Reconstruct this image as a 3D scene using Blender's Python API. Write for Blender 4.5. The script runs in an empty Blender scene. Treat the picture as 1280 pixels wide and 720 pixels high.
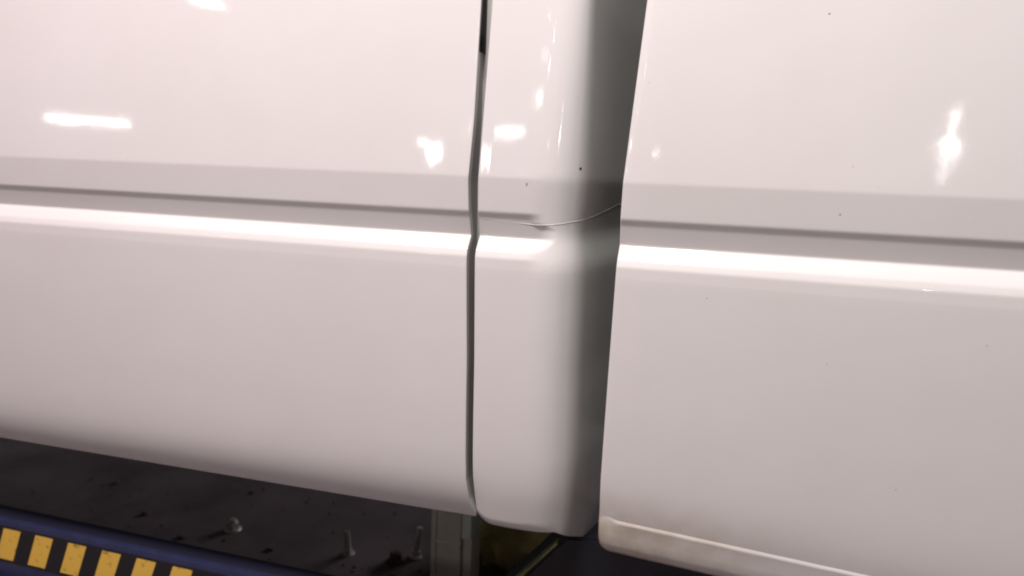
import bpy, bmesh, math, random
import numpy as np
from mathutils import Vector, Matrix, noise
random.seed(7)
R = math.radians
sc = bpy.context.scene
col = sc.collection

# ------------------------------------------------------------------ camera
def cam_basis(yaw, pitch, roll):
    cy, sy, cp, sp = math.cos(yaw), math.sin(yaw), math.cos(pitch), math.sin(pitch)
    f = Vector((-sy*cp, cy*cp, -sp)); r = Vector((cy, sy, 0)); u = r.cross(f)
    cr, sr = math.cos(roll), math.sin(roll)
    return r*cr + u*sr, -r*sr + u*cr, f
cam = bpy.data.cameras.new('camera')
co = bpy.data.objects.new('camera', cam); col.objects.link(co)
r_, u_, f_ = cam_basis(R(15.1), R(9.2), R(2.43))
M = Matrix((r_, u_, -f_)).transposed().to_4x4()
M.translation = Vector((0, -1.0, 1.10))
co.matrix_world = M
cam.sensor_width = 36.0
cam.lens = 36.0 * 850.0 / 1280.0
cam.clip_start = 0.02; cam.clip_end = 200
cam.dof.use_dof = True
cam.dof.focus_distance = 1.05
cam.dof.aperture_fstop = 2.8
sc.camera = co

# ------------------------------------------------------------------ world + lamps
w = bpy.data.worlds.new('World'); sc.world = w; w.use_nodes = True
bg = w.node_tree.nodes['Background']
bg.inputs['Color'].default_value = (0.88, 0.88, 0.86, 1)
bg.inputs['Strength'].default_value = 0.105

def lamp(name, loc, target, sx, sy, power, color):
    l = bpy.data.lights.new(name, 'AREA'); l.shape = 'RECTANGLE'; l.size = sx; l.size_y = sy
    l.energy = power; l.color = color
    o = bpy.data.objects.new(name, l); col.objects.link(o)
    o.location = loc
    d = (Vector(target) - Vector(loc)).normalized()
    o.rotation_euler = d.to_track_quat('-Z', 'Y').to_euler()
    return o
# the two long ceiling strips over the bay
lamp('ceiling_strip', (-1.30, -1.35, 3.6), (-.9, -.2, .8), 1.1, .22, 60, (1.0, .72, .785))
lamp('ceiling_strip', (-.27, -1.35, 3.6), (.2, -.2, .8), .7, .22, 84, (1.0, .965, .915))
lamp('far_fill_light', (3.5, 8.5, 3.2), (-.6, .6, .2), 5.0, .35, 200, (1.0, .90, .92))  # unseen light added beyond the van to lift the dark floor beneath
# hall lamps mirrored in the paint, with small lights added to shape highlights:
# place, long axis, direction it faces, width, height, watts, outline
HALL = [
    ((-9.23, -7.39, 3.20), (0.769, -0.625, 0.134), (0.729, 0.660, -0.181), 1.071, 0.110, 5.91, 'RECTANGLE'),
    ((-4.08, -3.69, 3.20), (0.860, -0.510, -0.016), (0.617, 0.706, -0.347), 0.253, 0.057, 0.64, 'RECTANGLE'),
    ((-3.85, -8.76, 3.20), (0.946, -0.321, 0.039), (0.359, 0.908, -0.214), 0.490, 0.266, 4.83, 'ELLIPSE'),
    ((-3.93, -8.20, 3.20), (0.866, -0.395, -0.307), (0.383, 0.896, -0.224), 0.253, 0.104, 0.59, 'ELLIPSE'),
    ((-4.17, -9.44, 3.20), (0.900, -0.369, -0.231), (0.364, 0.910, -0.201), 0.235, 0.118, 0.55, 'ELLIPSE'),
    ((-3.55, -8.57, 3.20), (0.952, -0.300, 0.052), (0.340, 0.914, -0.220), 0.168, 0.236, 1.49, 'RECTANGLE'),
    ((-2.46, -7.44, 3.20), (0.970, -0.221, 0.103), (0.271, 0.929, -0.253), 0.333, 0.091, 1.34, 'RECTANGLE'),
    ((-2.73, -7.50, 3.20), (0.964, -0.267, 0.010), (0.297, 0.922, -0.250), 0.053, 0.123, 0.25, 'RECTANGLE'),
    ((-0.75, -8.36, 3.20), (0.994, -0.049, 0.098), (0.078, 0.968, -0.238), 0.214, 0.054, 0.26, 'ELLIPSE'),
    ((-0.87, -8.37, 3.20), (0.987, -0.109, -0.119), (0.090, 0.967, -0.238), 0.054, 0.107, 0.10, 'ELLIPSE'),
    ((2.67, -7.69, 3.20), (0.959, 0.212, -0.188), (-0.285, 0.927, -0.245), 0.158, 0.231, 1.98, 'ELLIPSE'),
    ((2.41, -6.81, 3.20), (0.959, 0.201, -0.200), (-0.284, 0.920, -0.271), 0.043, 0.412, 0.48, 'ELLIPSE'),
    ((2.27, -6.34, 3.20), (0.969, 0.239, -0.058), (-0.283, 0.915, -0.287), 0.039, 0.060, 0.07, 'ELLIPSE'),
    ((2.99, -8.80, 3.20), (0.954, 0.212, -0.213), (-0.285, 0.933, -0.219), 0.098, 0.360, 0.35, 'ELLIPSE'),
    ((-1.77, -6.04, 3.20), (0.956, -0.249, -0.153), (0.233, 0.924, -0.303), 0.052, 0.199, 0.25, 'ELLIPSE'),
    ((-1.67, -5.69, 3.20), (0.969, -0.231, -0.090), (0.231, 0.920, -0.317), 0.016, 0.078, 0.02, 'ELLIPSE'),
    ((-1.45, -4.88, 3.20), (0.982, -0.176, 0.063), (0.224, 0.907, -0.356), 0.022, 0.109, 0.03, 'ELLIPSE'),
    ((-1.34, -5.16, 3.20), (0.953, -0.235, -0.193), (0.201, 0.917, -0.344), 0.052, 0.156, 0.24, 'ELLIPSE'),
    ((-1.10, -4.47, 3.20), (0.958, -0.219, -0.183), (0.182, 0.906, -0.382), 0.033, 0.173, 0.17, 'ELLIPSE'),
    ((-1.25, -4.08, 3.20), (0.984, -0.169, 0.056), (0.220, 0.888, -0.404), 0.019, 0.069, 0.02, 'ELLIPSE'),
    ((-2.95, -10.01, 3.20), (0.972, -0.218, 0.087), (0.254, 0.947, -0.198), 0.054, 0.053, 0.04, 'ELLIPSE'),
]
for loc, ax, face, sx, sy, power, shape in HALL:
    l = bpy.data.lights.new('hall_lamp', 'AREA'); l.shape = shape; l.size = sx; l.size_y = sy
    l.energy = power*(1.4 if shape == 'RECTANGLE' else 2.4); l.color = (1.0, .96, .95)
    o = bpy.data.objects.new('hall_lamp', l); col.objects.link(o)
    zv = -Vector(face).normalized(); xv = Vector(ax); xv = (xv - zv*xv.dot(zv)).normalized(); yv = zv.cross(xv)
    m_ = Matrix((xv, yv, zv)).transposed().to_4x4(); m_.translation = loc
    o.matrix_world = m_

sc.view_settings.view_transform = 'Standard'
sc.view_settings.look = 'None'
sc.view_settings.exposure = 0.0
sc.view_settings.gamma = 1.0
sc.view_settings.use_curve_mapping = False
sc.render.engine = 'CYCLES'
sc.cycles.use_denoising = True
sc.cycles.filter_width = 2.0

# ------------------------------------------------------------------ materials
def mat(name, base, rough=.5, metal=0, spec=.5, coat=0, coat_rough=.03):
    m = bpy.data.materials.new(name); m.use_nodes = True
    b = m.node_tree.nodes['Principled BSDF']
    b.inputs['Base Color'].default_value = (*base, 1)
    b.inputs['Roughness'].default_value = rough
    b.inputs['Metallic'].default_value = metal
    b.inputs['Specular IOR Level'].default_value = spec
    b.inputs['Coat Weight'].default_value = coat
    b.inputs['Coat Roughness'].default_value = coat_rough
    return m
def N(m, t, **kw):
    n = m.node_tree.nodes.new(t)
    for k, v in kw.items(): setattr(n, k, v)
    return n
def L(m, a, b): m.node_tree.links.new(a, b)
def noisy(m, scale, c1, c2, lo=.35, hi=.65, detail=6, bump=0, bscale=None, bdist=.002, stretch=None):
    """object-space noise between two colours, optional bump"""
    b = m.node_tree.nodes['Principled BSDF']
    tc = N(m, 'ShaderNodeTexCoord'); src = tc.outputs['Object']
    if stretch:
        mp = N(m, 'ShaderNodeMapping'); mp.inputs['Scale'].default_value = stretch
        L(m, src, mp.inputs['Vector']); src = mp.outputs['Vector']
    n = N(m, 'ShaderNodeTexNoise'); n.inputs['Scale'].default_value = scale; n.inputs['Detail'].default_value = detail
    L(m, src, n.inputs['Vector'])
    r = N(m, 'ShaderNodeValToRGB')
    r.color_ramp.elements[0].position = lo; r.color_ramp.elements[0].color = (*c1, 1)
    r.color_ramp.elements[1].position = hi; r.color_ramp.elements[1].color = (*c2, 1)
    L(m, n.outputs['Fac'], r.inputs['Fac']); L(m, r.outputs['Color'], b.inputs['Base Color'])
    if bump:
        n2 = N(m, 'ShaderNodeTexNoise'); n2.inputs['Scale'].default_value = bscale or scale; n2.inputs['Detail'].default_value = 5
        L(m, src, n2.inputs['Vector'])
        bp = N(m, 'ShaderNodeBump'); bp.inputs['Strength'].default_value = bump; bp.inputs['Distance'].default_value = bdist
        L(m, n2.outputs['Fac'], bp.inputs['Height']); L(m, bp.outputs['Normal'], b.inputs['Normal'])
    return r

def paint(name, stain=False):
    """white solid car paint under clear coat: faint road film, orange peel, a few dust specks"""
    m = mat(name, (.8, .78, .765), rough=.42, spec=.25, coat=1.0, coat_rough=.05)
    b = m.node_tree.nodes['Principled BSDF']
    tc = N(m, 'ShaderNodeTexCoord'); ob = tc.outputs['Object']
    film = N(m, 'ShaderNodeTexNoise'); film.inputs['Scale'].default_value = 3.2; film.inputs['Detail'].default_value = 8
    film.inputs['Roughness'].default_value = .62
    L(m, ob, film.inputs['Vector'])
    rp = N(m, 'ShaderNodeValToRGB')
    rp.color_ramp.elements[0].position = .3; rp.color_ramp.elements[0].color = (.80, .792, .778, 1)
    rp.color_ramp.elements[1].position = .72; rp.color_ramp.elements[1].color = (.765, .752, .730, 1)
    L(m, film.outputs['Fac'], rp.inputs['Fac'])
    out = rp.outputs['Color']
    # sparse dust specks
    vo = N(m, 'ShaderNodeTexVoronoi'); vo.inputs['Scale'].default_value = 26
    L(m, ob, vo.inputs['Vector'])
    lt = N(m, 'ShaderNodeMath', operation='LESS_THAN'); L(m, vo.outputs['Distance'], lt.inputs[0]); lt.inputs[1].default_value = .035
    sp = N(m, 'ShaderNodeSeparateColor'); L(m, vo.outputs['Color'], sp.inputs['Color'])
    gt = N(m, 'ShaderNodeMath', operation='GREATER_THAN'); L(m, sp.outputs['Red'], gt.inputs[0]); gt.inputs[1].default_value = .80
    mu = N(m, 'ShaderNodeMath', operation='MULTIPLY'); L(m, lt.outputs[0], mu.inputs[0]); L(m, gt.outputs[0], mu.inputs[1])
    mu2 = N(m, 'ShaderNodeMath', operation='MULTIPLY'); L(m, mu.outputs[0], mu2.inputs[0]); mu2.inputs[1].default_value = .35
    mx = N(m, 'ShaderNodeMix', data_type='RGBA'); L(m, mu2.outputs[0], mx.inputs['Factor'])
    L(m, out, mx.inputs['A']); mx.inputs['B'].default_value = (.35, .31, .28, 1)
    out = mx.outputs['Result']
    if stain:
        # yellowed underseal and splash dirt near the foot of the door's leading corner
        sx = N(m, 'ShaderNodeSeparateXYZ'); L(m, ob, sx.inputs[0])
        fx = N(m, 'ShaderNodeMapRange'); fx.inputs['From Min'].default_value = .22; fx.inputs['From Max'].default_value = -.11
        L(m, sx.outputs['X'], fx.inputs['Value'])
        fz = N(m, 'ShaderNodeMapRange'); fz.inputs['From Min'].default_value = .64; fz.inputs['From Max'].default_value = .57
        L(m, sx.outputs['Z'], fz.inputs['Value'])
        pr = N(m, 'ShaderNodeMath', operation='MULTIPLY'); L(m, fx.outputs[0], pr.inputs[0]); L(m, fz.outputs[0], pr.inputs[1])
        sn = N(m, 'ShaderNodeTexNoise'); sn.inputs['Scale'].default_value = 28; sn.inputs['Detail'].default_value = 6
        L(m, ob, sn.inputs['Vector'])
        sm = N(m, 'ShaderNodeMapRange'); sm.inputs['From Min'].default_value = .15; sm.inputs['From Max'].default_value = .6
        L(m, sn.outputs['Fac'], sm.inputs['Value'])
        p2 = N(m, 'ShaderNodeMath', operation='MULTIPLY'); L(m, pr.outputs[0], p2.inputs[0]); L(m, sm.outputs[0], p2.inputs[1])
        ms = N(m, 'ShaderNodeMix', data_type='RGBA'); L(m, p2.outputs[0], ms.inputs['Factor'])
        L(m, out, ms.inputs['A']); ms.inputs['B'].default_value = (.56, .49, .37, 1)
        out = ms.outputs['Result']
    L(m, out, b.inputs['Base Color'])
    # orange peel + slow panel waviness in the coat
    n1 = N(m, 'ShaderNodeTexNoise'); n1.inputs['Scale'].default_value = 260; n1.inputs['Detail'].default_value = 2
    n2 = N(m, 'ShaderNodeTexNoise'); n2.inputs['Scale'].default_value = 22; n2.inputs['Detail'].default_value = 2
    L(m, ob, n1.inputs['Vector']); L(m, ob, n2.inputs['Vector'])
    b1 = N(m, 'ShaderNodeBump'); b1.inputs['Strength'].default_value = .015; b1.inputs['Distance'].default_value = .0006
    b2 = N(m, 'ShaderNodeBump'); b2.inputs['Strength'].default_value = .20; b2.inputs['Distance'].default_value = .0006
    L(m, n1.outputs['Fac'], b1.inputs['Height']); L(m, n2.outputs['Fac'], b2.inputs['Height'])
    L(m, b2.outputs['Normal'], b1.inputs['Normal'])
    L(m, b1.outputs['Normal'], b.inputs['Normal']); L(m, b1.outputs['Normal'], b.inputs['Coat Normal'])
    return m

M_paint = paint('white_van_paint')
M_paint_stain = paint('white_van_paint_stained', True)
M_rubber = mat('black_rubber', (.012, .011, .012), .6)
M_gap_shade = mat('gap_shade_grey', (.40, .40, .385), .6)  # shade inside the door gap, put into the colour
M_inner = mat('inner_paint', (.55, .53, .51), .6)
M_recess_dark = mat('recess_darkener', (.035, .036, .034), .7)  # near black so unseen surfaces mirror less light into the doorway return
M_under = mat('underseal', (.03, .028, .027), .9)
noisy(M_under, 14, (.02, .018, .018), (.045, .04, .037), bump=.4, bscale=40)
M_floor = mat('dark_floor', (.05, .045, .045), .75)
noisy(M_floor, 5, (.125, .100, .110), (.20, .165, .175), detail=10, bump=.3, bscale=60)
M_blue = mat('blue_enamel', (.028, .034, .105), .38, coat=.4, coat_rough=.2)
noisy(M_blue, 20, (.018, .024, .072), (.028, .036, .102), bump=.15, bscale=80)
M_blue_shade = mat('blue_enamel_shade', (.012, .0125, .030), .55)  # blue enamel with the van's shade put into the colour
M_navy = mat('navy_steel', (.014, .014, .024), .55)
noisy(M_navy, 16, (.0065, .0065, .012), (.011, .011, .019), bump=.2, bscale=50)
M_black_tape = mat('black_tape', (.012, .011, .012), .5)
M_yellow_tape = mat('yellow_tape', (.62, .34, .055), .5)
noisy(M_yellow_tape, 45, (.34, .20, .05), (.86, .54, .085), lo=.28, hi=.43, bump=.1, bscale=120)
M_pale = mat('pale_label', (.62, .5, .5), .5)
M_zinc = mat('zinc', (.45, .44, .42), .45, metal=.6)
noisy(M_zinc, 90, (.62, .60, .57), (.82, .80, .77), bump=.2)
M_rust = mat('rusty_steel', (.16, .08, .055), .85)
noisy(M_rust, 70, (.10, .05, .04), (.22, .12, .08), bump=.4)
M_post = mat('grey_post', (.2, .18, .165), .6)
noisy(M_post, 12, (.66, .57, .50), (.80, .71, .63), bump=.2, bscale=60, stretch=(1, 1, .25))
M_post_light = mat('light_grey_post', (.42, .43, .39), .55)
noisy(M_post_light, 18, (.72, .74, .66), (.80, .82, .75), bump=.15, bscale=60)
M_olive = mat('olive_cloth', (.2, .17, .07), .9)
noisy(M_olive, 10, (.36, .27, .13), (.55, .46, .17), bump=.4, bscale=220)
M_lime = mat('yellow_green_edging', (.30, .31, .10), .6)
noisy(M_lime, 40, (.12, .13, .045), (.27, .28, .10))
M_chip = mat('bare_chip', (.025, .025, .022), .6)
M_chip_grey = mat('grey_chip', (.3, .28, .25), .6)
M_bead = mat('seam_bead', (.82, .80, .78), .4, coat=1.0, coat_rough=.05)

# ------------------------------------------------------------------ helpers
def link(name, me, material, parent=None, smooth=True):
    o = bpy.data.objects.new(name, me); col.objects.link(o)
    if material: me.materials.append(material)
    if parent: o.parent = parent
    if smooth:
        for p in me.polygons: p.use_smooth = True
    return o
def from_bm(name, bm, material, parent=None, smooth=False):
    bmesh.ops.recalc_face_normals(bm, faces=bm.faces)
    me = bpy.data.meshes.new(name); bm.to_mesh(me); bm.free()
    return link(name, me, material, parent, smooth)
def grid(name, P, material, parent):
    """P[i, j] = xyz, one smooth sheet"""
    ni, nj, _ = P.shape
    me = bpy.data.meshes.new(name)
    v = P.reshape(-1, 3).tolist()
    fs = [(i*nj+j, (i+1)*nj+j, (i+1)*nj+j+1, i*nj+j+1) for i in range(ni-1) for j in range(nj-1)]
    me.from_pydata(v, [], fs); me.update()
    o = link(name, me, material, parent); o['rows'] = nj
    return o
def box_bm(bm, lo, hi, bevel=0, mtx=None):
    r = bmesh.ops.create_cube(bm, size=1)
    vs = r['verts']
    c = [(a+b)/2 for a, b in zip(lo, hi)]; s = [b-a for a, b in zip(lo, hi)]
    for v in vs: v.co = Vector((v.co.x*s[0]+c[0], v.co.y*s[1]+c[1], v.co.z*s[2]+c[2]))
    if bevel:
        es = list({e for v in vs for e in v.link_edges})
        g = bmesh.ops.bevel(bm, geom=es, offset=bevel, segments=3, affect='EDGES', profile=.5)
        vs = list({v for f in g['faces'] for v in f.verts} | {v for v in vs if v.is_valid})
    if mtx:
        for v in vs: v.co = mtx @ v.co
    return vs
def box(name, lo, hi, material, parent=None, bevel=0, mtx=None):
    bm = bmesh.new(); box_bm(bm, lo, hi, bevel, mtx)
    return from_bm(name, bm, material, parent)
def thing(name, label, cat, loc=(0, 0, 0), group=None):
    o = bpy.data.objects.new(name, None); col.objects.link(o); o.location = loc
    o.empty_display_size = .1
    o['label'] = label; o['category'] = cat
    if group: o['group'] = group
    return o
def interp(x, pts):
    pts = sorted(pts); xs, ys = zip(*pts)
    return np.interp(x, xs, ys)
def smooth(x, a, b):
    t = np.clip((x-a)/(b-a), 0, 1); return t*t*(3-2*t)

# ------------------------------------------------------------------ van side section
# heights of the rows: fine round the swage line and the sill, coarse elsewhere
def rows(zmin):
    return np.unique(np.concatenate([
        np.arange(zmin, .66, .0025), np.arange(.66, .96, .012), np.arange(.96, 1.13, .0012),
        np.arange(1.13, 1.48, .012), np.arange(1.48, 2.0, .06)]).round(5))
ZF = np.arange(.45, 2.1, .0005)
def gsm(y, sig_m):
    s = sig_m/.0005; k = np.arange(-int(4*s), int(4*s)+1); g = np.exp(-.5*(k/s)**2); g /= g.sum()
    pad = len(k)//2
    yp = np.concatenate([y[0]+(y[1]-y[0])*np.arange(-pad, 0), y, y[-1]+(y[-1]-y[-2])*np.arange(1, pad+1)])
    return np.convolve(yp, g, 'valid')
UP = [(2.1, .100), (1.10, .0)]
LOW = [(.960, -.0087), (.86, -.0096), (.74, -.0100), (.66, -.0086), (.62, -.0060), (.59, -.0022)]
GROOVE = [(1.047, .0026), (1.037, .0076), (1.0080, .0154), (.9885, -.0030), (.978, -.0076)]
PLAIN = [(1.047, .0045), (1.025, .0058), (1.0095, .0044), (.976, -.0062)]
S_groove = gsm(interp(ZF, UP+GROOVE+LOW+[(.45, .03)]), .0016)
S_plain = gsm(interp(ZF, UP+PLAIN+LOW+[(.45, .03)]), .006)
S_low = gsm(interp(ZF, UP+PLAIN+LOW+[(.45, .03)]), .020)
w_low = 1-smooth(ZF, .900, .955)
S_groove = S_groove*(1-w_low) + S_low*w_low
S_plain = S_plain*(1-w_low) + S_low*w_low
def sec(z, g=1.0):
    return np.interp(z, ZF, S_groove)*g + np.interp(z, ZF, S_plain)*(1-g)
def tuck(z, zb, r):
    """round the foot of a panel under: extra inward depth close to the bottom edge zb"""
    t = np.clip((zb + r - z)/r, 0, 1)
    return r*(1-np.sqrt(np.clip(1-t*t, 0, 1)))

van = thing('white_van', 'white van with a grooved swage line and a gap between its doors', 'van', (0, 0, 0))

# edges of the door gaps as seen along the height
def gap_left(z):
    return interp(z, [(2.0, -.352), (1.356, -.3440), (1.184, -.3435), (1.09, -.3470), (1.0, -.3440), (.81, -.3365), (.607, -.3330), (.57, -.3290), (.54, -.322)])
def gap_right(z):
    return interp(z, [(2.0, -.331), (1.356, -.3265), (1.184, -.3293), (1.09, -.3310), (1.0, -.3303), (.81, -.3243), (.607, -.3213), (.54, -.3185)])
def slide_edge(z):
    return interp(z, [(2.0, -.060), (1.356, -.0970), (1.2, -.1055), (1.1, -.1110), (1.06, -.1115), (1.0, -.1115), (.8, -.1130), (.64, -.1140), (.53, -.1120)])

def shut_faces(o, c0, c1):
    """thinly painted grey primer on the flanges inside a shut line"""
    o.data.materials.append(M_gap_shade)
    per = o['rows'] - 1
    for p in o.data.polygons:
        c = p.index // per
        if c0 <= c < c1: p.material_index = 1
def hem(r, depth):
    """(dx, dy) from panel face round a folded edge into the gap; dx=0 is the outermost edge"""
    o = [(-r + r*math.sin(t), r*(1-math.cos(t))) for t in np.linspace(0, math.pi/2, 7)]
    return o + [(0, r + (depth-r)*k) for k in (.25, .5, .75, 1.0)]

# ---- front door (left panel)
def foot_roll(z):
    t = np.clip((.63-z)/.10, 0, 1); return .013*t**3
zb = .533
Z = rows(zb)
sag = lambda x: .012*np.clip((-.337-x)/1.0, 0, 1.2)*-1.0           # its lower edge drops slightly towards the front
h = hem(.0013, .045)
xs = list(np.linspace(-2.6, -1.5, 10)) + list(np.linspace(-1.45, -.42, 44)) + list(np.linspace(-.41, -.3430, 14))
cols = []
for x in xs:
    e = gap_left(Z)
    t = (x+2.6)/(2.6-.3430)
    X = -2.6 + (e - .0013 + 2.6)*t
    crown = .0012*smooth(X, -.42, -.337)                              # skin rolls in slightly before the edge
    Zs = Z + sag(X)*smooth(Z, .75, .56)
    cols.append(np.stack([X, sec(Z) + foot_roll(Z) + crown + 0*Z, Zs], 1))
for dx, dy in h[1:]:
    X = gap_left(Z) + dx
    cols.append(np.stack([X, sec(Z) + foot_roll(Z) + .0012 + dy, Z], 1))
P = np.stack(cols)
# folded foot flange running back under the door
foot = P[:, :1].copy(); foot[:, :, 1] += .05; foot[:, :, 2] += .004
P = np.concatenate([foot, P], 1)
door = grid('front_door', P, M_paint, van)
shut_faces(door, len(xs)+6, 999)
door['label'] = 'front door skin left of the shut line'
# black rubber stop in the upper part of the gap, on the door's edge flange
zz = np.linspace(1.288, 1.98, 24)
sealP = []
for z in zz:
    e = float(gap_left(z)); y = float(sec(np.array([z]))[0])
    sealP.append([(e+.0008, y+.0050, z), (e+.0034, y+.0062, z), (e+.0034, y+.0440, z), (e-.001, y+.046, z)])
SP = np.array(sealP)
cap = SP[:1].copy(); cap[:, :, 0] -= .004
SP = np.concatenate([cap, SP], 0)
grid('door_seal', SP.transpose(1, 0, 2), M_rubber, van)

# ---- body pillar between the doors
A = R(77); X0 = -.204
def corner_shift(z): return interp(z, [(2.0, -.004), (1.356, -.008), (1.2, -.013), (1.02, -.018), (.8, -.016), (.65, -.011), (.5, -.009)])
# the corner eases in and out: its heading turns by A over 11 cm of skin
PU = np.linspace(-.022, .36, 1200)
PT = A*smooth(PU, -.022, .086)
PX = X0 + PU[0] + np.concatenate([[0], np.cumsum(np.cos(PT[:-1])*np.diff(PU))])
PY = np.concatenate([[0], np.cumsum(np.sin(PT[:-1])*np.diff(PU))])
def plan(u):
    """pillar outline seen from above: flat face, rounded corner, return into the doorway"""
    if u < PU[0]: return X0+u, 0.0, 0.0, 1.0
    x, y, t = (float(np.interp(u, PU, q)) for q in (PX, PY, PT))
    return x, y, -math.sin(t), math.cos(t)
zb2 = .519
Z = rows(zb2)
cols = []
hl = [(-dx, dy) for dx, dy in hem(.0015, .040)][::-1]
def pillar_lift(x):      # lower leading corner is cut round, and the foot rises a little into the doorway
    c = np.clip((x+.3225)/.034, 0, 1)
    return .034*(1-np.sqrt(1-(1-c)**2))
def pillar_col(X, Y, nx, ny, g, u):
    lift = pillar_lift(X) + .008*smooth(u, -.07, .04) - .50*np.clip(Y-.016, 0, 1)*(nx != 0)
    Zs = Z + lift*smooth(Z, .66, zb2)
    off = sec(Z, g) + tuck(Z, zb2, .024)*(1-.95*smooth(u, -.09, .06))
    return np.stack([X + nx*off*.6, Y + ny*off, Zs], 1) if nx else np.stack([X, Y + off, Zs], 1)
g0 = 1.0
def groove_fade(X, z):
    return 1-smooth(X, -.300, -.214)
def pillar_lift(x):      # lower leading corner is cut round, and the foot rises a little into the doorway
    c = np.clip((x+.3225)/.034, 0, 1)
    return .034*(1-np.sqrt(1-(1-c)**2))
def pillar_col(X, Y, nx, ny, g, u):
    lift = pillar_lift(X) + .008*smooth(u, -.07, .04) - .50*np.clip(Y-.016, 0, 1)*(nx != 0)
    Zs = Z + lift*smooth(Z, .66, zb2)
    off = sec(Z, g) + tuck(Z, zb2, .024)*(1-.95*smooth(u, -.09, .06))
    return np.stack([X + nx*off*.6, Y + ny*off, Zs], 1) if nx else np.stack([X, Y + off, Zs], 1)
g0 = 1.0
def groove_fade(X, z):
    k = .018*smooth(z, .984, 1.012)*(1-smooth(z, 1.022, 1.036))
    return 1-smooth(X, -.254+k, -.222+k)
for dx, dy in hl[:-1]:
    X = gap_right(Z) + dx
    cols.append(pillar_col(X, dy + .0006, 0, 1, g0, -1))
for k in np.linspace(0, 1, 46):
    X = (gap_right(Z)+.0015)*(1-k) + (X0-.022+corner_shift(Z))*k
    xm = X.mean()
    # the groove runs out before the corner; its lower (lit) slope ends a little later than the dark one
    gz = groove_fade(X, Z)
    cols.append(pillar_col(X, .0006*(1-smooth(X, -.33, -.31)), 0, 1, gz, X-X0))
for u in list(np.linspace(-.021, .088, 34)) + list(np.linspace(.096, .355, 20)):
    x, y, nx, ny = plan(u)
    cols.append(pillar_col(x+corner_shift(Z), np.full_like(Z, y), nx, ny, groove_fade(x+corner_shift(Z), Z) if u < .06 else 0.0, u))
P = np.stack(cols)
foot = P[:, :1].copy(); foot[:, :, 1] += .04; foot[:, :, 2] += .006
P = np.concatenate([foot, P], 1)
pil = grid('door_pillar', P, M_paint, van)
shut_faces(pil, 0, 4)
pil['label'] = 'rounded pillar turning into the dark doorway'

# ---- painted jamb behind the narrow gap
bm = bmesh.new()
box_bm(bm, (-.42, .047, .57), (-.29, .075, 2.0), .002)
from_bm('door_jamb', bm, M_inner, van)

# ---- sliding door (right panel)
zb3 = .572
Z = rows(zb3)
cols = []
hs = [(-dx, dy) for dx, dy in hem(.0032, .030)][::-1]
def crease(x): return -.052*np.clip(x+.087, -.03, 1.0)
def slide_col(X, dy):
    Zs = Z + crease(X)*smooth(Z, .75, .60)
    return np.stack([X, sec(Z) - .0006 + dy, Zs], 1)
for dx, dy in hs[:-1]:
    cols.append(slide_col(slide_edge(Z)+dx, dy + .0010))
for k in np.concatenate([np.linspace(0, .06, 12), np.linspace(.07, .5, 44), np.linspace(.52, 1, 14)]):
    X = (slide_edge(Z)+.0032)*(1-k) + 1.7*k
    cols.append(slide_col(X, .0010*(1-smooth(X, -.11, -.07))))
slide = grid('sliding_door', np.stack(cols), M_paint_stain, van)
slide['label'] = 'sliding door skin right of the dark doorway'
# folded lower rail of that door: a lip that stands proud, its face falling away to the foot
s0 = float(sec(np.array([.5855]))[0])
prof = [(y_+s0, z_) for y_, z_ in [(.0012, .5855), (.0003, .5815), (-.0008, .5786), (-.0014, .5766), (-.0009, .5745), (.0009, .566), (.0032, .552), (.0062, .537),
        (.0112, .524), (.0190, .516), (.032, .513), (.062, .515)]]
xsn = np.concatenate([np.linspace(-.1135, -.045, 26), np.linspace(-.03, 1.7, 60)])
cols = []
for x in xsn:
    q = []
    c = float(np.clip((x+.1150)/.024, 0, 1)); lift = .018*(1-math.sqrt(max(0, 1-(1-c)**2)))
    rin = .006*(1-math.sqrt(max(0, 1-(1-float(np.clip((x+.1140)/.006, 0, 1)))**2)))
    fade = float(smooth(x, -.110, -.070))
    for k, (y, z) in enumerate(prof):
        w_ = min(1, max(0, (.58-z)/.06))
        ylip = y if k > 4 else y*fade + (s0+.0008)*(1-fade)
        zz_ = z + crease(x) + lift*w_ + (.014*(1-smooth(x, -.115, -.085)) if k <= 4 else 0)
        q.append((x, ylip + rin, float(zz_) + .0012*noise.noise((x*30, k*.2, 3))))
    cols.append(q)
lead = [(x_+.001, y_+.03, z_) for x_, y_, z_ in cols[0]]
rail = grid('door_foot_rail', np.array([lead]+cols), M_paint_stain, van)
rail['label'] = 'yellow stained folded foot of the sliding door'

# ---- van body behind the skins
box('body_shell', (-2.6, .48, .62), (1.7, 1.75, 1.98), M_recess_dark, van)  # unseen bulk added against light leaks, dark to deepen the recess
box('recess_dark_panel', (-.095, .034, .60), (1.7, .060, 1.98), M_recess_dark, van, .004)  # unseen panel added to darken the pillar's return
box('underbody', (-2.6, .42, .560), (1.7, 1.75, .615), M_under, van)

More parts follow.
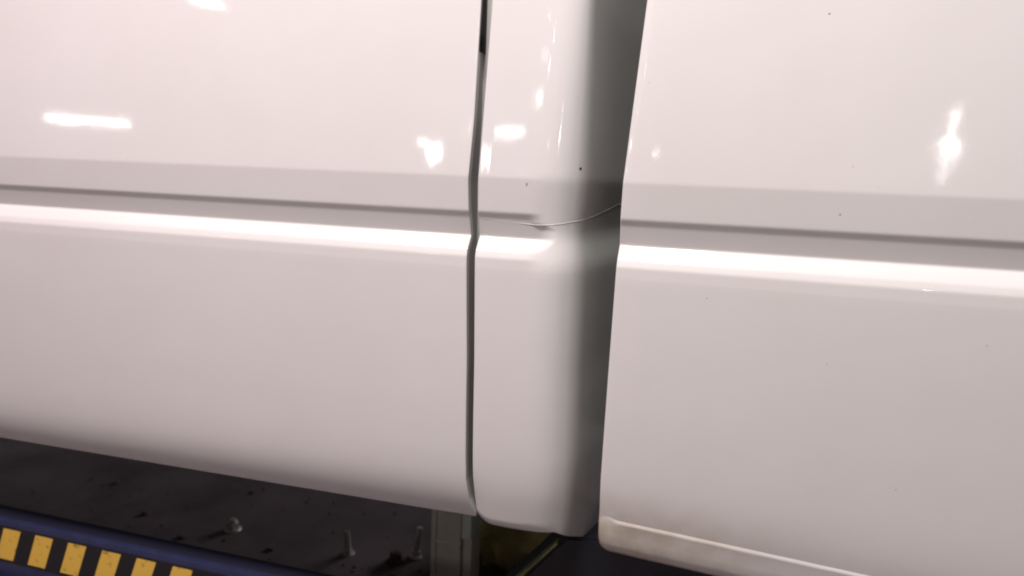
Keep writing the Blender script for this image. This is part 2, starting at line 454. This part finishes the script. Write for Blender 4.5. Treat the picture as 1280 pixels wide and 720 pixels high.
# ---- hairline sealer bead running from the groove round the pillar
SEAM = [(a_+.012, b_) for a_, b_ in [(-.1324, 1.0371), (-.1065, 1.0349), (-.0809, 1.0333), (-.0555, 1.0317), (-.0305, 1.0307), (-.006, 1.0318), (.012, 1.0343),
        (.0322, 1.0376), (.0721, 1.0407), (.1215, 1.0468), (.1635, 1.0537), (.24, 1.066)]]
us = np.linspace(-.116, .27, 110)
zs = np.interp(us, *zip(*SEAM)); zs = np.convolve(np.pad(zs, 3, 'edge'), np.ones(7)/7, 'valid')
bm = bmesh.new(); prev = None
for u, z in zip(us, zs):
    x, y, nx, ny = plan(u)
    x += float(corner_shift(z))*float(smooth(u, -.14, 0))
    g = float(groove_fade(x, z)) if u < .06 else 0
    off = float(sec(np.array([z]), g)[0])
    c = Vector((x+nx*off*.6, y+ny*off, z))
    rad = .00022 + .00034*float(smooth(u, -.06, -.03)) - .0002*float(smooth(u, .03, .1))
    out = Vector((-nx, -ny, 0))
    ring = [bm.verts.new(c + out*rad*math.cos(t) + Vector((0, 0, 1))*rad*math.sin(t)) for t in [k*math.pi/3 for k in range(6)]]
    if prev:
        for k in range(6): bm.faces.new((prev[k], prev[(k+1) % 6], ring[(k+1) % 6], ring[k]))
    prev = ring
from_bm('sealer_bead', bm, M_bead, van, True)

# ---- chips and specks in the paint
def chip(c, n, r, material, tall=1.0, seed=0, label=None):
    bm = bmesh.new(); n = Vector(n).normalized(); t = Vector((0, 0, 1)).cross(n).normalized(); b = n.cross(t)
    rnd = random.Random(seed); K = 9
    ring = []
    for k in range(K):
        a = 2*math.pi*k/K; rr = r*(.7+.5*rnd.random())
        ring.append(bm.verts.new(Vector(c) + t*rr*math.cos(a) + b*rr*tall*math.sin(a) + n*.0002))
    top = bm.verts.new(Vector(c)+n*.0008)
    for k in range(K): bm.faces.new((ring[k], ring[(k+1) % K], top))
    o = from_bm('paint_chip', bm, material, van)
    if label: o['label'] = label
def on_pillar(u, z):
    x, y, nx, ny = plan(u); off = float(sec(np.array([z]), 0)[0])
    return (x+nx*off*.6+float(corner_shift(z))*float(smooth(u, -.14, 0)), y+ny*off, z), (-nx, -ny, 0)
c, n = on_pillar(.0505, 1.1177); chip(c, n, .0030, M_chip, .8, 1, 'black chip on the pillar corner')
c, n = on_pillar(-.0365, 1.0920); chip(c, n, .0013, M_chip_grey, 3.2, 2, 'grey upright scratch on the pillar')
for i, (x, z, r) in enumerate([(.181, 1.070, .0012), (.143, 1.332, .0016), (.371, .912, .0009), (.019, .943, .0009), (.29, .70, .001)]):
    chip((x, float(sec(np.array([z]))[0])-.0006, z), (0, -1, 0), r, M_chip_grey, .7, i+5)

# ------------------------------------------------------------------ floor
bm = bmesh.new()
bmesh.ops.create_grid(bm, x_segments=2, y_segments=2, size=14)
fl = from_bm('floor', bm, M_floor); fl['kind'] = 'structure'

# ------------------------------------------------------------------ blue lift platform with hazard tape
lift = thing('vehicle_lift', 'low blue steel lift beam with yellow and black hazard tape under the front door', 'lift', (-1.484, .102, 0))
top = .277
bm = bmesh.new()
# beam section in plan with a rounded, tapering far end
out = [(-1.2, 0), (1.06, 0), (1.12, .004), (1.16, .012), (1.18, .022), (1.16, .034), (1.10, .044), (.95, .050), (-1.2, .050)]
lo = [bm.verts.new((x, y, .122)) for x, y in out]; hi = [bm.verts.new((x, y, top)) for x, y in out]
bm.faces.new(hi); bm.faces.new(lo[::-1])
for k in range(len(out)): bm.faces.new((lo[k], lo[(k+1) % len(out)], hi[(k+1) % len(out)], hi[k]))
bmesh.ops.bevel(bm, geom=[e for e in bm.edges if abs(e.verts[0].co.z-top) < 1e-5 and abs(e.verts[1].co.z-top) < 1e-5], offset=.006, segments=3, affect='EDGES')
from_bm('beam', bm, M_blue, lift)
box('lower_flange', (-1.2, -.035, .095), (1.1, .056, .120), M_navy, lift, .004)
box('beam_foot', (-1.1, .004, 0), (1.0, .05, .094), M_navy, lift, .004)
box('top_shade_sheet', (-1.15, .009, top-.002), (1.0, .047, top+.0020), M_blue_shade, lift, .001)  # added sheet that paints the shade on the beam's top face
tape = box('hazard_tape', (-1.15, -.0016, .172), (.60, -.0002, .2605), M_black_tape, lift)
for i in range(24):
    x = -.960 + i*.0932
    if x > .5: break
    bm = bmesh.new()
    wd, sl = .050, .030
    z0, z1 = .178, .2555
    jit = random.uniform(-.0006, .0006)
    q = [(x+jit, z0), (x+wd+jit, z0), (x+wd+sl+jit, z1), (x+sl+jit, z1)]
    a = [bm.verts.new((px, -.0022, pz)) for px, pz in q]; b = [bm.verts.new((px, -.0012, pz)) for px, pz in q]
    bm.faces.new(a); bm.faces.new(b[::-1])
    for k in range(4): bm.faces.new((a[k], a[(k+1) % 4], b[(k+1) % 4], b[k]))
    from_bm('yellow_stripe', bm, M_yellow_tape, tape)

# ------------------------------------------------------------------ navy plate under the sliding door
nav = thing('steel_ramp', 'dark navy steel ramp with a slanted yellow-green left edge under the sliding door', 'ramp', (-.184, .12, 0))
bm = bmesh.new()
fr = [(-.30, .10), (-.062, .390), (-.012, .455), (.004, .470), (.060, .476), (1.5, .476), (1.5, .10)]
a = [bm.verts.new((x, 0, z)) for x, z in fr]; b = [bm.verts.new((x, .12, z)) for x, z in fr]
bm.faces.new(a); bm.faces.new(b[::-1])
for k in range(len(fr)): bm.faces.new((a[k], a[(k+1) % len(fr)], b[(k+1) % len(fr)], b[k]))
bmesh.ops.recalc_face_normals(bm, faces=bm.faces)
bmesh.ops.bevel(bm, geom=list(bm.edges), offset=.004, segments=2, affect='EDGES')
from_bm('side_plate', bm, M_navy, nav)
box('foot', (-.2, .01, 0), (1.45, .11, .099), M_navy, nav, .003)
bm = bmesh.new()
e0, e1 = Vector((-.300, -.004, .104)), Vector((-.012, -.004, .458))
d = (e1-e0).normalized(); nn = Vector((-d.z, 0, d.x))
q = [e0, e1, e1+nn*.004, e0+nn*.009]
a = [bm.verts.new(p+Vector((0, -.003, 0))) for p in q]; b = [bm.verts.new(p+Vector((0, .016, 0))) for p in q]
bm.faces.new(a); bm.faces.new(b[::-1])
for k in range(4): bm.faces.new((a[k], a[(k+1) % 4], b[(k+1) % 4], b[k]))
from_bm('edge_strip', bm, M_lime, nav)

# ------------------------------------------------------------------ grey post under the van
post = thing('support_post', 'grey steel support post standing on the floor below the gap between the doors', 'post', (-.505, .455, 0))
box('tube', (-.050, -.03, .006), (.020, .05, .555), M_post, post, .004)
box('corner_strip', (-.054, -.034, .006), (-.041, .0, .553), M_post_light, post, .002).data.materials[0] = M_post
box('flange', (.024, -.036, .250), (.048, .046, .553), M_post_light, post, .003)
box('sleeve', (.023, -.022, .006), (.046, .046, .248), M_post, post, .003)
box('collar', (-.0545, -.0345, .228), (.0205, .054, .2315), M_post, post, .002)
box('base_plate', (-.09, -.07, 0), (.09, .09, .006), M_post, post, .001)

# ------------------------------------------------------------------ olive sheet heaped behind
bm = bmesh.new()
bmesh.ops.create_icosphere(bm, subdivisions=5, radius=1)
for v in bm.verts:
    p = v.co.copy()
    f = noise.fractal(p*1.6, 1, 2, 4)*.22 + abs(noise.noise(p*3.1+Vector((4, 1, 2))))*-.20
    q = p*(1+f)
    v.co = Vector((q.x*.24, q.y*.17, max(0, .11 + q.z*.19)))
ol = from_bm('cloth_heap', bm, M_olive, None, True)
ol.location = (-.36, .80, 0)
ol['label'] = 'dark olive heap of cloth in the shade between grey post and navy ramp'; ol['category'] = 'cloth'

# ------------------------------------------------------------------ bolts on the floor
def bolt(loc, hgt, rad, label, tilt=(0, 0), group='loose bolts on the dark floor', rust=False):
    t = thing('floor_bolt', label, 'bolt', loc, group)
    t.rotation_euler = (tilt[0], tilt[1], random.uniform(0, 1))
    def cyl(name, r, z0, z1, seg, m):
        bm = bmesh.new()
        bmesh.ops.create_cone(bm, cap_ends=True, segments=seg, radius1=r, radius2=r*.92, depth=z1-z0)
        for v in bm.verts: v.co.z += (z0+z1)/2
        from_bm(name, bm, m, t)
    mt = M_rust if rust else M_zinc
    cyl('washer', rad*1.9, 0, .004, 18, mt)
    cyl('nut', rad*1.45, .004, .004+rad*1.5, 6, mt)
    cyl('stud', rad, .004+rad*1.5, hgt, 14, mt)
    cyl('stud_tip', rad*.8, hgt, hgt+.004, 14, mt)
bolt((-1.30, .655, 0), .030, .013, 'short wide bolt on the floor, nearest the hazard tape')
bolt((-.905, .65, 0), .075, .010, 'tall bolt on the floor halfway between hazard tape and post', (.10, -.12))
bolt((-.715, .70, 0), .085, .010, 'tall bolt on the floor close beside the grey post', (-.06, .14))
bolt((-.76, .66, 0), .026, .014, 'low rusty bolt on the floor left of the post', rust=True)

# ------------------------------------------------------------------ grit and flakes of rust swept under the van
bm = bmesh.new(); rg = random.Random(11)
for i in range(260):
    x, y = rg.uniform(-2.1, -.5), rg.uniform(.18, 1.5)
    r = rg.uniform(.0015, .005) * (2.4 if rg.random() < .06 else 1)
    g = bmesh.ops.create_icosphere(bm, subdivisions=1, radius=r)
    sx, sy, sz = rg.uniform(.7, 1.8), rg.uniform(.7, 1.4), rg.uniform(.3, .7)
    for v in g['verts']:
        v.co = Vector((v.co.x*sx*rg.uniform(.8, 1.2)+x, v.co.y*sy*rg.uniform(.8, 1.2)+y, v.co.z*sz+r*.35))
gr = from_bm('floor_grit', bm, M_rust)
gr['kind'] = 'stuff'; gr['label'] = 'grit and rusty flakes scattered on the dark floor under the van'; gr['category'] = 'grit'
